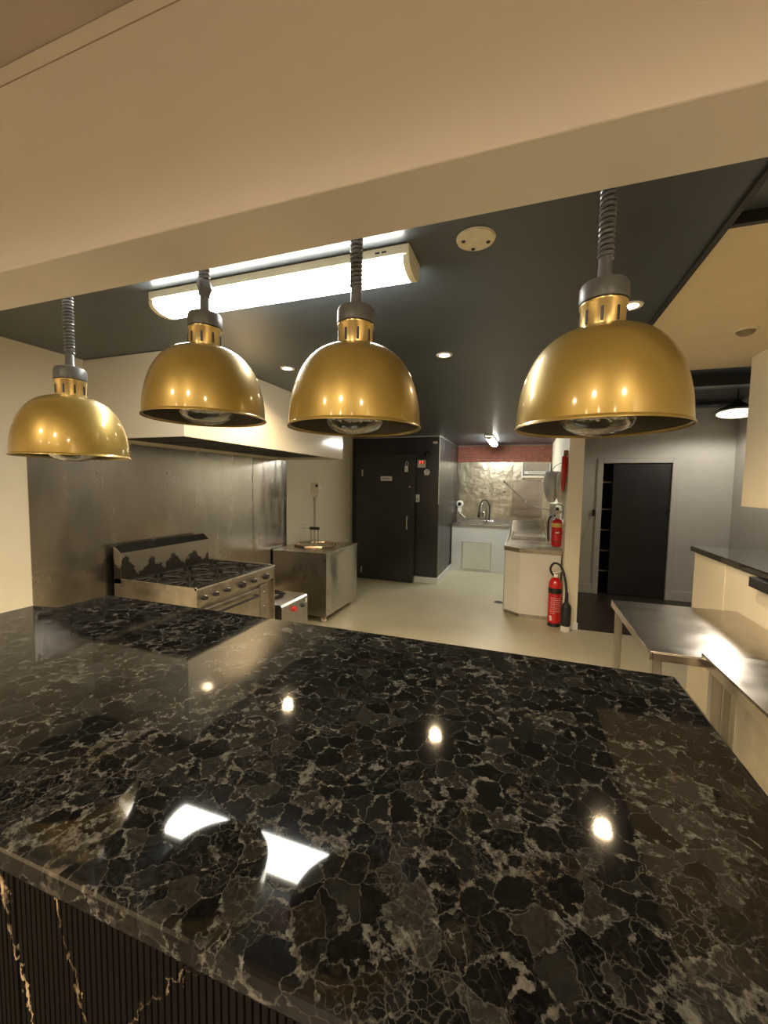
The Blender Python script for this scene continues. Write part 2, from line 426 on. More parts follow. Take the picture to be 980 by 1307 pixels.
# wall with the servery opening beside the steel benches
sw = struct('wall_servery', box(BM(), 1.262, 1.40, -1.0, 3.755, 0, 1.117, .004), 'cream')
bxo('corner_strip', 'cream', sw, 1.254, 1.262, 3.22, 3.29, 0, 1.115, bev=.003)
struct('wall_servery_upper', box(BM(), 1.262, 1.40, -1.0, 3.10, 1.497, H, .004), 'cream')
tag(obj('servery_ledge', box(BM(), 1.235, 1.78, -1.0, 3.775, 1.118, 1.157, .006), 'granite'), 'dark stone ledge on top of the low cream servery wall', 'ledge')
br_ = tag(obj('ledge_bracket', box(BM(), 1.20, 1.262, 2.30, 2.80, 1.06, 1.117, .004), 'black'), 'black bracket under the dark servery ledge', 'bracket')

# hall pipe and beam
tag(obj('ceiling_pipe', cyl(BM(), (.61, 6.70, 2.74), .035, 2.04, 'x'), 'ceil_dark', None, True), 'dark pipe running along the top of the hall wall', 'pipe')
struct('trim_3', box(BM(), .60, 2.66, 5.2, 5.35, 2.68, 2.79, .004), 'ceil_dark')

# ================================================================== COUNTER
poly = [(-1.60, .272), (.336, .272), (.336, 1.066), (-1.450, 1.066), (-1.463, .900), (-1.560, .880), (-1.565, .70), (-1.60, .60)]
ct = obj('stone_countertop', prism(BM(), poly, 'z', HC-.032, HC, .005), 'granite')
tag(ct, 'polished dark brecciated stone countertop with pale veins under the heat lamps', 'countertop')
bc = thing('bar_counter', 'black fluted marble bar front under the dark stone countertop', 'bar counter', (-.6, .66, 0))
bxo('carcass', 'black', bc, -1.55, .30, .33, 1.03, 0, HC-.032)
def fluted(x0, x1, y, pitch=.0092, dep=.0032):
    bm = BM(); n = int((x1-x0)/pitch); prof = []
    for i in range(n):
        xa = x0 + i*pitch
        prof += [(xa+pitch*.10, y), (xa+pitch*.16, y-dep), (xa+pitch*.84, y-dep), (xa+pitch*.90, y)]
    prof = [(x0, y)] + prof + [(x1, y)]
    lo = [bm.verts.new((p[0], p[1], 0.02)) for p in prof]; hi = [bm.verts.new((p[0], p[1], HC-.033)) for p in prof]
    lob = [bm.verts.new((x0, y+.03, .02)), bm.verts.new((x1, y+.03, .02))]; hib = [bm.verts.new((x0, y+.03, HC-.033)), bm.verts.new((x1, y+.03, HC-.033))]
    for i in range(len(prof)-1): bm.faces.new((lo[i], lo[i+1], hi[i+1], hi[i]))
    bm.faces.new((lo[0], hi[0], hib[0], lob[0])); bm.faces.new((lo[-1], lob[1], hib[1], hi[-1])); bm.faces.new((lob[0], hib[0], hib[1], lob[1]))
    return bm
for xa, xb in ((-1.55, -1.179), (-1.1785, -.5785), (-.577, .02), (.0215, .325)):
    obj('fluted_panel', fluted(xa, xb, .297), 'marble', bc)

# ================================================================== HEAT LAMPS
def helix(c, r, wire, z0, z1, pitch, seg=12, n=5):
    turns = (z1-z0)/pitch; k = int(turns*seg)
    return [(c[0]+r*math.cos(2*PI*i/seg), c[1]+r*math.sin(2*PI*i/seg), z0+(z1-z0)*i/k) for i in range(k+1)]
def heat_lamp(x, y, z, label, kink=False):
    t = thing('heat_lamp', label, 'heat lamp', (x, y, z), 'gold heat lamps in a row above the countertop')
    R, HD, NR = .137, .170, .0365
    prof = [(.1405, .0), (.1400, .003), (R, .006)]
    N = 22
    for i in range(1, N):
        a = (PI/2)*i/N
        r_ = R*math.cos(a)**.66; h_ = .006 + (HD-.006)*math.sin(a)
        if r_ < NR+.004: break
        prof.append((r_, h_))
    prof.append((NR+.001, prof[-1][1]+.002))
    inner = [(r_-.0025 if r_ > NR+.01 else r_-.001, h_-.0012 if h_ > .01 else h_) for r_, h_ in prof]
    inner[0] = (.138, .0)
    bm = lathe(BM(), (x, y, z), prof + inner[::-1], 64, 'z', True)
    shd = obj('shade', bm, 'gold', t, True)
    lin = [(r_-.0006, h_-.0006) for r_, h_ in inner[2:]]
    lin2 = [(r_-.0008, h_-.0008) for r_, h_ in lin]
    obj('lining', lathe(BM(), (x, y, z), lin + lin2[::-1], 64, 'z', True), 'gold_in', shd, True)
    ztop = z + prof[-1][1]
    # collar with vent slots
    col = obj('collar', lathe(BM(), (x, y, ztop-.006), [(NR-.002, 0), (NR, .002), (NR, .044), (NR+.0015, .046), (NR+.0015, .050), (NR-.004, .052)], 40), 'gold_pale', t, True)
    slot0 = None
    for k in range(9):
        a = 2*PI*k/9 + .35
        bm = box(BM(), -.0024, .0024, -.0016, .0016, -.012, .012, .001, 1)
        bmesh.ops.transform(bm, matrix=Matrix.Translation((x+NR*math.cos(a), y+NR*math.sin(a), ztop+.018)) @ Matrix.Rotation(a-PI/2, 4, 'Z'), verts=bm.verts)
        obj('vent_slot', bm, 'black_plastic', col)
    zc = ztop + .046
    obj('cap', lathe(BM(), (x, y, zc), [(NR+.0025, 0), (NR+.003, .002), (NR+.002, .026), (NR-.001, .032), (NR-.008, .035), (.014, .036)], 36), 'grey_cap', t, True)
    zs = zc + .034
    obj('cord_grip', lathe(BM(), (x, y, zs), [(.0135, 0), (.0135, .004), (.0115, .008), (.0105, .040), (.0085, .046)], 20), 'grey_cord', t, True)
    zk = zs + .044
    pts = helix((x, y), .0100, .0024, zk-.004, 2.26, .0088)
    obj('coiled_cord', tube(BM(), pts, .0036, 6), 'grey_cord', t, True)
    if kink:
        obj('cord_tape', tube(BM(), [(x-.002, y, zk-.004), (x+.004, y-.002, zk+.012), (x-.003, y, zk+.028), (x+.003, y, zk+.036)], .015, 10, [.012, .016, .017, .012]), 'grey_cord', t, True)
    obj('cord', tube(BM(), [(x+.0100, y, 2.255), (x+.006, y, 2.29), (x, y, 2.32), (x, y, 2.40)], .0035, 8), 'grey_cord', t, True)
    obj('ceiling_rose', lathe(BM(), (x, y, H), [(0, -.034), (.018, -.034), (.026, -.028), (.040, -.004), (.040, 0)], 28), 'grey_cap', t, True)
    # infra-red reflector bulb
    rb = .061
    back = [(.0135, .128), (.016, .098), (.030, .080), (.050, .055), (rb-.002, .030), (rb-.002, .022)]
    obj('bulb_reflector', lathe(BM(), (x, y, z), back + [(r_-.002, h_+.0005) for r_, h_ in back[::-1]], 40, 'z', True), 'mirror', t, True)
    lens = [(rb, .030), (rb+.0015, .022), (rb-.001, .012), (rb-.010, .001), (rb-.026, -.007), (.018, -.011), (0.0, -.012)]
    bl = obj('bulb_lens', lathe(BM(), (x, y, z), lens + [(max(0, r_-.002), h_+.002) for r_, h_ in lens[::-1]], 40, 'z', True), 'glass', t, True)
    obj('lamp_socket', cyl(BM(), (x, y, z+.112), .018, .050, 'z', 20), 'grey_cap', t, True)
    obj('filament', tube(BM(), [(x-.016, y, z+.045), (x-.008, y+.006, z+.040), (x, y-.004, z+.038), (x+.008, y+.006, z+.040), (x+.016, y, z+.045)], .0015, 6), 'chrome', t, True)
    return t
heat_lamp(-1.217, .803, 1.664, 'gold dome heat lamp hung lowest, at the end of the row by the cooking range')
heat_lamp(-.740, .800, 1.752, 'gold dome heat lamp hung highest, second along the row from the cooking range', True)
heat_lamp(-.347, .800, 1.717, 'gold dome heat lamp third along the row from the cooking range')
heat_lamp(.115, .806, 1.703, 'gold dome heat lamp at the end of the row by the steel benches')

# ================================================================== CEILING FITTINGS
def batten(name, label, cx, cy, length, along, zc, mat, wd=.165):
    t = thing(name, label, 'ceiling light', (cx, cy, zc-.095))
    hl = length/2
    def P(bm):
        if along == 'y': bmesh.ops.transform(bm, matrix=Matrix.Translation((cx, cy, 0)) @ Matrix.Rotation(PI/2, 4, 'Z'), verts=bm.verts)
        else: bmesh.ops.transform(bm, matrix=Matrix.Translation((cx, cy, 0)), verts=bm.verts)
        return bm
    hw = wd/2
    obj('housing', P(box(BM(), -hl, hl, -hw, hw, zc-.032, zc-.001, .003)), 'yellowed', t)
    pr_ = [(-hw+.004, zc-.0325)] + [(hw*.96*math.sin(a)*(1 if abs(math.sin(a)) < 1 else 1), zc-.036-.042*math.cos(a)**.7) for a in [(-PI/2)*.97 + PI*.97*i/14 for i in range(15)]] + [(hw-.004, zc-.0325)]
    obj('diffuser', P(prism(BM(), pr_, 'x', -hl+.022, hl-.022)), mat, t, True)
    for s in (-1, 1):
        e = [(p[0]*1.02, p[1]-.002) for p in pr_]
        obj('end_cap', P(prism(BM(), e, 'x', s*hl-.0225 if s > 0 else -hl, hl if s > 0 else -hl+.0225)), 'yellowed', t, True)
    for dx in (-.012, .012):
        obj('vent_mark', P(box(BM(), hl-.10+dx-.008, hl-.10+dx+.008, -hw-.0015, -hw+.001, zc-.020, zc-.015)), 'black_plastic', t)
    return t
batten('batten_light', 'long fluorescent batten glowing white on the dark ceiling above the countertop', -.965, 1.412, 1.145, 'x', H, 'tube', .145)
batten('batten_light', 'fluorescent batten on the dark ceiling near the brick strip of the rear wall', -.57, 7.10, 1.22, 'y', H, 'tube_rear', .12)

def downlight(x, y, label, power, zc=H, col=(1.0, .74, .44), group='recessed downlights in the dark ceiling', cone=150):
    t = thing('downlight', label, 'downlight', (x, y, zc-.006), group)
    obj('bezel', lathe(BM(), (x, y, zc), [(.030, -.004), (.034, -.006), (.047, -.005), (.049, -.0005), (.030, -.0005)], 28, 'z', True), 'white', t, True)
    obj('lens', lathe(BM(), (x, y, zc), [(0, -.0045), (.022, -.0042), (.0298, -.003), (.0298, -.001)], 24), 'bulb_warm', t, True)
    ld = bpy.data.lights.new('downlight_lamp', 'SPOT'); ld.energy = power; ld.color = col; ld.spot_size = math.radians(cone); ld.spot_blend = .7; ld.shadow_soft_size = .03
    lo = bpy.data.objects.new('downlight_lamp', ld); C.objects.link(lo); lo.parent = t; lo.location = (0, 0, -.006)
    return t
downlight(-1.60, 2.50, 'lit recessed downlight in the dark ceiling beside the white cooker hood', P_DOWN)
downlight(-.502, 2.523, 'lit recessed downlight in the dark ceiling beyond the round cream plate', P_DOWN)
downlight(.406, 2.086, 'lit recessed downlight in the dark ceiling by the edge of the beige ceiling', P_DOWN)
for x, y in ((-1.35, -1.1), (-.35, -1.1), (.85, -1.0), (-1.35, -2.8), (-.35, -2.8), (.85, -2.8)):  # a pair inferred from glints on the shades, others added to light the bulkhead
    downlight(x, y, 'unseen recessed downlight in the dining room ceiling, set enlarged to light the bulkhead', P_FRONT, 2.515, (1.0, .80, .56), 'dining room downlights', 165)

pl = thing('ceiling_plate', 'round cream cover plate with screws on the dark ceiling', 'ceiling plate', (-.182, 1.386, H-.012))
obj('disc', lathe(BM(), (-.182, 1.386, H), [(0, -.012), (.050, -.011), (.060, -.007), (.063, -.001)], 40), 'plate', pl, True)
for a in (.3, 1.9, 3.5): obj('screw', lathe(BM(), (-.182+.040*math.cos(a), 1.386+.040*math.sin(a), H-.011), [(0, -.004), (.006, -.003), (.007, .001)], 12), 'black_plastic', pl, True)
sd = thing('smoke_detector', 'small round brown detector on the beige ceiling', 'detector', (1.007, 2.552, H-.03))
obj('base', lathe(BM(), (1.007, 2.552, H), [(.045, -.012), (.048, -.006), (.048, 0)], 28), 'plate', sd, True)
obj('cover', lathe(BM(), (1.007, 2.552, H), [(0, -.032), (.024, -.030), (.036, -.020), (.040, -.0125)], 28), basic('brown_plastic', (.20, .15, .09), .5), sd, True)

# hall pendant
pn = thing('pendant_lamp', 'black cone pendant lamp with glowing underside in the hall', 'pendant lamp', (2.34, 6.0, 2.66))
TP = Matrix.Translation((2.34, 6.0, 2.66)) @ Matrix.Rotation(math.radians(9), 4, Vector((.93, -.36, 0))).inverted()
def tilted(bm): bmesh.ops.transform(bm, matrix=TP, verts=bm.verts); return bm
obj('shade', tilted(lathe(BM(), (0, 0, -.16), [(.235, 0), (.240, .004), (.050, .130), (.030, .160), (.0, .162), (.0, .150), (.042, .124), (.230, .003)], 40)), 'black', pn, True)
obj('glow_disc', tilted(lathe(BM(), (0, 0, -.158), [(0, -.012), (.12, -.009), (.226, .001), (.226, .004), (0, .006)], 32)), 'bulb_pend', pn, True)
obj('rod', cyl(BM(), (2.34, 6.0, 2.66), .008, .128), 'black', pn, True)
ld = bpy.data.lights.new('pendant_light', 'SPOT'); ld.energy = P_PENDANT; ld.color = (1.0, .92, .80); ld.shadow_soft_size = .12; ld.spot_size = math.radians(165); ld.spot_blend = .3
lo = bpy.data.objects.new('pendant_light', ld); C.objects.link(lo); lo.parent = pn; lo.location = (-.02, -.05, -.19)

# ================================================================== COOKING SIDE
hd = thing('cooker_hood', 'large gloss white cooker hood over the range and splashback', 'cooker hood', (-2.4, 3.07, 1.875))
hx, hy0, hy1, hz = -1.97, 1.945, 4.20, 1.875
bxo('front_panel', 'hood', hd, XL+.002, hx, hy0, hy0+.02, hz, H-.002, bev=.002)
bxo('side_panel', 'hood', hd, hx-.02, hx, hy0+.0205, hy1, hz, H-.002, bev=.002)
bxo('end_panel', 'hood', hd, XL+.002, hx-.021, hy1-.02, hy1, hz, H-.002, bev=.002)
bxo('filter_tray', 'black', hd, XL+.002, hx-.021, hy0+.021, hy1-.021, hz+.03, hz+.07)
bxo('grease_gutter', 'iron', hd, hx-.06, hx-.021, hy0+.022, hy1-.022, hz+.002, hz+.028, bev=.003)
for y in (2.0, 2.42, 2.84, 3.26, 3.68): bxo('filter', 'iron', hd, XL+.15, hx-.10, y, y+.38, hz+.018, hz+.0295, bev=.003)

def sheet(name, label, y0, y1, z0, z1, mat, jit=.0015):
    bm = BM(); n, k = 14, 8; rnd = random.Random(hash(y0) % 1000); g_ = []
    for i in range(n+1):
        r_ = []
        for j in range(k+1):
            dx = .006 + (rnd.uniform(0, jit) if 0 < i < n and 0 < j < k else 0)
            r_.append(bm.verts.new((XL+dx, y0+(y1-y0)*i/n, z0+(z1-z0)*j/k)))
        g_.append(r_)
    for i in range(n):
        for j in range(k): bm.faces.new((g_[i][j], g_[i+1][j], g_[i+1][j+1], g_[i][j+1]))
    bmesh.ops.recalc_face_normals(bm, faces=bm.faces)
    ext = bmesh.ops.extrude_face_region(bm, geom=list(bm.faces)); vs_ = [e for e in ext['geom'] if isinstance(e, bmesh.types.BMVert)]
    for v in vs_: v.co.x = XL+.001
    bmesh.ops.recalc_face_normals(bm, faces=bm.faces)
    return tag(obj(name, bm, mat, None, True), label, 'splashback')
sheet('splashback_sheet', 'long dull steel splashback sheet on the wall behind the range', 1.592, 3.705, .35, 1.873, 'splash')
sheet('splashback_sheet', 'short creased steel splashback sheet beside the tandoor box', 3.712, 4.372, .35, 1.873, 'splash', .012)

# ---- gas range
rx0, rx1, ry0, ry1, rz = XL+.05, -2.015, 2.075, 2.952, .90
rg = thing('gas_range', 'stainless six burner gas range with black grates and sooty backguard', 'gas range', ((rx0+rx1)/2, (ry0+ry1)/2, 0))
bxo('body', 'steel_dark', rg, rx0, rx1-.035, ry0+.012, ry1-.012, .12, .845)
bxo('side_panel', 'steel_dark', rg, rx0, rx1-.004, ry0, ry0+.0115, .12, rz, bev=.002)
bxo('side_panel', 'steel_dark', rg, rx0, rx1-.004, ry1-.0115, ry1, .12, rz, bev=.002)
bxo('spill_tray', 'iron', rg, rx0+.07, rx1-.045, ry0+.013, ry1-.013, .846, .862)
obj('backguard', prism(BM(), [(rx0, .862), (rx0+.070, .862), (rx0+.070, 1.085), (rx0+.012, 1.125), (rx0, 1.125)], 'y', ry0, ry1-.03, .003), 'soot', rg, at=(0, 0, 0))
obj('flue_top', prism(BM(), [(rx0+.014, 1.128), (rx0+.0745, 1.086), (rx0+.078, 1.090), (rx0+.018, 1.133)], 'y', ry0+.005, ry1-.035), 'iron', rg)
obj('front_rail', tube(BM(), [(rx1-.012, ry0, rz-.008), (rx1-.012, ry1, rz-.008)], .012, 14), 'chrome', rg, True)
bxo('control_panel', 'steel_dark', rg, rx1-.034, rx1-.006, ry0+.0125, ry1-.0125, .782, rz-.018, bev=.004)
for i, y in enumerate((2.13, 2.235, 2.352, 2.516, 2.655, 2.811)):
    big = i in (3, 5)
    k = obj('knob', lathe(BM(), (rx1-.006, y, .825), [(.026 if big else .017, 0), (.026 if big else .017, .010), (.020 if big else .013, .034), (0, .035)], 22, 'x'), 'black_plastic', rg, True)
    bxo('pointer', 'label_white', k, rx1+.010, rx1+.0300, y-.002, y+.002, .838 if not big else .842, .842 if not big else .850)
bxo('oven_door', 'steel_dark', rg, rx1-.034, rx1-.008, ry0+.06, ry1-.20, .22, .742, bev=.006)
bxo('door_pillar', 'steel_dark', rg, rx1-.034, rx1-.010, ry1-.19, ry1-.10, .22, .760, bev=.004)
for z in (.30, .44, .58, .70):
    obj('pillar_bolt', lathe(BM(), (rx1-.010, ry1-.145, z), [(.010, 0), (.008, .005), (0, .006)], 10, 'x'), 'chrome', rg, True)
dh = obj('door_handle', tube(BM(), [(rx1-.010, ry0+.14, .700), (rx1+.028, ry0+.14, .700), (rx1+.034, ry0+.16, .700), (rx1+.034, ry1-.29, .700), (rx1+.028, ry1-.27, .700), (rx1-.010, ry1-.27, .700)], .009, 10), 'black_plastic', rg, True)
bxo('kick_plate', 'iron', rg, rx1-.10, rx1-.08, ry0+.03, ry1-.03, .02, .119)
for x in (rx0+.05, rx1-.09):
    for y in (ry0+.05, ry1-.05): obj('leg', cyl(BM(), (x, y, 0), .022, .12), 'chrome', rg, True)
def grate(x0, x1, y0, y1):
    bm = BM(); zt = .892; b_ = .006
    for x in (x0, x1-.012): box(bm, x, x+.012, y0, y1, zt-.020, zt)
    for y in (y0, y1-.012): box(bm, x0+.0121, x1-.0121, y, y+.012, zt-.020, zt)
    cx, cy = (x0+x1)/2, (y0+y1)/2
    for k in range(8):
        a = PI*k/4 + PI/8*0
        dx, dy = math.cos(a), math.sin(a)
        r_out = min((x1-x0)/2-.014, (y1-y0)/2-.014) * (1.0 if k % 2 == 0 else 1.25)
        tube(bm, [(cx+dx*.040, cy+dy*.040, zt+.004), (cx+dx*r_out, cy+dy*r_out, zt-.006)], .007, 6)
    for x, y in ((x0, y0), (x1-.012, y0), (x0, y1-.012), (x1-.012, y1-.012)): box(bm, x+.001, x+.011, y+.001, y+.011, .8625, zt-.020)
    return bm
gx = [rx0+.085, rx0+.085+.300, rx0+.085+.600]; gy = [ry0+.018 + i*.2805 for i in range(4)]
for i in range(2):
    for j in range(3):
        x0, x1, y0, y1 = gx[i]+.003, gx[i+1]-.003, gy[j]+.003, gy[j+1]-.003
        gr = obj('burner_grate', grate(x0, x1, y0, y1), 'iron', rg)
        c = ((x0+x1)/2, (y0+y1)/2, .862)
        obj('burner', lathe(BM(), c, [(.050, 0), (.050, .008), (.036, .012), (.036, .018), (.030, .022), (0, .022)], 20), 'iron', rg, True)

# ---- low stock-pot burner between range and tandoor
sb = thing('stockpot_burner', 'low steel stockpot burner with red knob between range and tandoor', 'burner', (-2.42, 3.40, 0))
obj('body', prism(BM(), [(-2.72, .12), (-2.085, .12), (-2.085, .445), (-2.105, .470), (-2.72, .470)], 'y', 3.16, 3.63, .004), 'steel', sb)
obj('pot_ring', lathe(BM(), (-2.42, 3.40, .4725), [(.17, 0), (.17, .012), (.13, .014), (.13, .0)], 28, 'z', True), 'iron', sb, True)
for k in range(4):
    a = PI*k/2+.4; obj('ring_bar', tube(BM(), [(-2.42+.05*math.cos(a), 3.40+.05*math.sin(a), .492), (-2.42+.19*math.cos(a), 3.40+.19*math.sin(a), .492)], .0075, 6), 'iron', sb)
k = obj('knob', lathe(BM(), (-2.085, 3.36, .385), [(.027, 0), (.027, .008), (.020, .030), (0, .031)], 20, 'x'), 'red', sb, True); k['label'] = 'red control knob'
obj('knob', lathe(BM(), (-2.085, 3.52, .375), [(.020, 0), (.020, .008), (.014, .024), (0, .025)], 18, 'x'), 'black_plastic', sb, True)
bxo('label_plate', 'label_white', sb, -2.0855, -2.0835, 3.585, 3.61, .385, .43)
for x in (-2.68, -2.13):
    for y in (3.20, 3.59): obj('leg', cyl(BM(), (x, y, 0), .018, .125), 'steel', sb, True)

# ---- tandoor box
tx0, tx1, ty0, ty1, tz = XL+.03, -2.092, 4.045, 4.935, .82
td = thing('tandoor_box', 'dented stainless tandoor oven box with round lid on casters', 'tandoor oven', ((tx0+tx1)/2, (ty0+ty1)/2, 0))
def dented():
    bm = BM(); n = 10
    def face(P, bulge):
        g_ = []
        for i in range(n+1):
            r_ = []
            for j in range(n+1):
                u, v = i/n, j/n
                env = math.sin(PI*u)**.7 * math.sin(PI*v)**.5
                d = bulge*env*(.6*math.cos(6.3*u+1.0)+.5*math.sin(4*u+3*v))
                r_.append(bm.verts.new(P(u, v, d)))
            g_.append(r_)
        for i in range(n):
            for j in range(n): bm.faces.new((g_[i][j], g_[i+1][j], g_[i+1][j+1], g_[i][j+1]))
    z0, z1 = .085, tz-.026
    face(lambda u, v, d: (tx0+(tx1-tx0)*u, ty0+d, z0+(z1-z0)*v), .008)
    face(lambda u, v, d: (tx1+d, ty0+(ty1-ty0)*u, z0+(z1-z0)*v), .055)
    face(lambda u, v, d: (tx1+(tx0-tx1)*u, ty1+0*d, z0+(z1-z0)*v), 0)
    face(lambda u, v, d: (tx0+0*d, ty1+(ty0-ty1)*u, z0+(z1-z0)*v), 0)
    face(lambda u, v, d: (tx0+(tx1-tx0)*u, ty1+(ty0-ty1)*v, z0), 0)
    face(lambda u, v, d: (tx0+(tx1-tx0)*u, ty0+(ty1-ty0)*v, z1), 0)
    bmesh.ops.remove_doubles(bm, verts=bm.verts, dist=1e-5); bmesh.ops.recalc_face_normals(bm, faces=bm.faces)
    return bm
obj('body', dented(), 'tandoor', td, True)
bxo('top_plate', 'tandoor', td, tx0-.004, tx1+.006, ty0-.006, ty1+.004, tz-.0255, tz, bev=.004)
bxo('corner_angle', 'steel', td, tx1-.012, tx1+.004, ty0-.004, ty0+.010, .085, tz-.026)
lc = (-2.475, 4.50, tz)
obj('lid_rim', lathe(BM(), lc, [(.265, 0), (.270, .010), (.262, .026), (.240, .028), (.232, .016), (.232, 0)], 8, 'z', True), 'copper', td, True)
obj('lid', lathe(BM(), lc, [(.231, .0), (.231, .012), (.12, .018), (0, .020)], 32), 'steel_bench', td, True)
for x in (tx0+.07, tx1-.06):
    for y in (ty0+.07, ty1-.06):
        cs = obj('caster', prism(BM(), [(x-.022, .084), (x+.022, .084), (x+.014, .040), (x-.014, .040)], 'y', y-.020, y+.020, .002), 'steel', td)
        obj('wheel', lathe(BM(), (x, y-.012, .034), [(0, 0), (.030, 0), (.034, .005), (.034, .019), (.030, .024), (0, .024)], 20, 'y'), basic('cream_wheel', (.6, .5, .4), .5), cs, True)

# gas pipe stand with control box on the lid
gp = thing('gas_control_stand', 'thin pipe stand with grey control box rising from the tandoor lid', 'control box', (-2.49, 4.50, tz+.020))
px_, py_ = -2.49, 4.50
for dx in (-.050, 0, .050): obj('prong', cyl(BM(), (px_+dx, py_, tz+.020), .008, .19), 'steel_dark', gp, True)
bxo('crossbar', 'iron', gp, px_-.065, px_+.065, py_-.014, py_+.014, tz+.20, tz+.235, bev=.003)
obj('pipe', lathe(BM(), (px_, py_, tz+.236), [(.012, 0), (.012, .30), (.019, .345), (.019, .375)], 16), 'steel_dark', gp, True)
cb = bxo('control_box', 'plate', gp, px_-.030, px_+.075, py_-.045, py_+.045, tz+.612, tz+.79, bev=.006)
obj('dial', lathe(BM(), (px_+.055, py_-.045, tz+.752), [(.018, 0), (.016, -.014), (0, -.015)], 16, 'y'), 'black_plastic', cb, True)
obj('valve_loop', tube(BM(), [(px_-.07, py_, tz+.212), (px_-.17, py_, tz+.212), (px_-.17, py_, tz+.262), (px_-.09, py_, tz+.262)], .006, 8), 'plate', gp, True)

# ================================================================== COOL ROOM
kx0, kx1, ky0, ky1 = -2.818, -1.312, 6.42, 8.19
cr = thing('cool_room', 'black panelled walk-in cool room beside the cream wall', 'cool room', ((kx0+kx1)/2, (ky0+ky1)/2, 0))
bxo('core', 'cool', cr, kx0, kx1-.013, ky0+.013, ky1, .0, H-.004)
for xa, xb in ((kx0, -2.73), (-2.728, -1.690), (-1.688, kx1)):
    z0 = .10
    bxo('front_panel', 'cool', cr, xa, xb, ky0, ky0+.0125, z0, H-.03, bev=.002)
n = 5
for i in range(n):
    ya = ky0+.014 + (ky1-ky0-.016)*i/n; yb = ky0+.014 + (ky1-ky0-.016)*(i+1)/n - .006
    bxo('side_panel', 'cool', cr, kx1-.0125, kx1, ya, yb, .10, H-.03, bev=.003)
bxo('plinth', 'white_cab', cr, kx1-.40, kx1+.012, ky0-.012, ky0+.012, 0, .098, bev=.003)
bxo('plinth', 'white_cab', cr, kx1-.012, kx1+.012, ky0+.0125, ky1, 0, .098, bev=.003)
bxo('top_trim', 'trim', cr, kx0, kx1+.006, ky0-.006, ky0+.012, H-.028, H-.006, bev=.002)
bxo('top_trim', 'trim', cr, kx1-.012, kx1+.006, ky0+.0125, ky1, H-.028, H-.006, bev=.002)
bxo('corner_trim', 'trim', cr, kx1-.010, kx1+.003, ky0-.003, ky0+.010, 1.30, H-.029)
cd = bxo('door', 'cool', cr, -2.705, -1.688, ky0-.115, ky0-.002, .015, 2.10, bev=.006)
obj('handle', tube(BM(), [(-1.795, ky0-.115, .885), (-1.795, ky0-.150, .895), (-1.795, ky0-.155, .92), (-1.795, ky0-.155, 1.06), (-1.795, ky0-.150, 1.085), (-1.795, ky0-.115, 1.095)], .010, 10), 'trim', cd, True)
for z in (.16, 1.79): bxo('hinge', 'trim', cd, -2.60, -2.575, ky0-.125, ky0-.116, z-.055, z+.055, bev=.003)
obj('lock_barrel', lathe(BM(), (-1.765, ky0-.115, 1.57), [(.016, 0), (.014, -.012), (0, -.013)], 14, 'y'), 'trim', cd, True)
dy = ky0-.115
def on_face(name, label, cat, x0, x1, z0, z1, y, th, mat):
    return tag(obj(name, box(BM(), x0, x1, y-th-.001, y-.001, z0, z1, .003), mat), label, cat)
sg = thing('door_sign', 'narrow cream sign strip stuck on the black cool room door', 'sign', (-2.17, dy-.006, 1.65))
bxo('plate', 'label_white', sg, -2.262, -2.066, dy-.006, dy-.001, 1.663, 1.735, bev=.002)
for i in range(9): bxo('letter_mark', 'grey_cap', sg, -2.245+i*.0165, -2.235+i*.0165, dy-.0075, dy-.006, 1.688, 1.712)
tg = thing('hanging_tag', 'white key tag hanging on the cool room door', 'tag', (-1.83, dy-.012, 1.79))
bxo('tag_body', 'label_white', tg, -1.852, -1.795, dy-.014, dy-.002, 1.808, 1.905, bev=.004)
obj('loop', tube(BM(), smooth_path([(-1.83, dy-.008, 1.906), (-1.835, dy-.012, 1.945), (-1.815, dy-.012, 1.975), (-1.795, dy-.012, 1.945), (-1.80, dy-.008, 1.906)], 5), .004, 6), 'label_white', tg, True)
ds = thing('temperature_display', 'white temperature display with red digits on cool room wall', 'display', (-1.60, ky0-.02, 1.88))
bxo('case', 'label_white', ds, -1.668, -1.533, ky0-.036, ky0-.001, 1.883, 2.005, bev=.006)
bxo('screen', 'black_plastic', ds, -1.650, -1.551, ky0-.039, ky0-.0365, 1.945, 1.990)
for dx in (-1.632, -1.590):
    bm = BM()
    for z in (1.951, 1.966, 1.981): box(bm, dx, dx+.022, ky0-.0415, ky0-.0392, z, z+.004)
    box(bm, dx, dx+.004, ky0-.0415, ky0-.0392, 1.955, 1.966); box(bm, dx+.018, dx+.022, ky0-.0415, ky0-.0392, 1.970, 1.981); box(bm, dx, dx+.004, ky0-.0415, ky0-.0392, 1.970, 1.981)
    obj('digit', bm, 'led_red', ds)
obj('cable', tube(BM(), smooth_path([(-1.60, ky0-.012, 2.004), (-1.615, ky0-.012, 2.05), (-1.64, ky0-.010, 2.09)], 6), .006, 6), 'black_plastic', ds, True)
dg = thing('dial_thermometer', 'round dial thermometer under the red temperature display', 'thermometer', (-1.513, ky0-.02, 1.755))
obj('case', lathe(BM(), (-1.513, ky0-.001, 1.811), [(.056, 0), (.056, -.020), (.048, -.024), (.046, -.018), (0, -.018)], 32, 'y'), 'chrome', dg, True)
obj('face', lathe(BM(), (-1.513, ky0-.0195, 1.811), [(.0455, 0), (.0455, -.002), (0, -.002)], 28, 'y'), 'label_white', dg, True)
obj('needle', tube(BM(), [(-1.520, ky0-.023, 1.800), (-1.492, ky0-.023, 1.838)], .003, 6), 'black_plastic', dg, True)
lw = thing('light_switch', 'white light switch on the cool room wall below the dial', 'switch', (-1.667, ky0-.01, 1.32))
bxo('plate', 'label_white', lw, -1.686, -1.626, ky0-.014, ky0-.001, 1.323, 1.448, bev=.004)
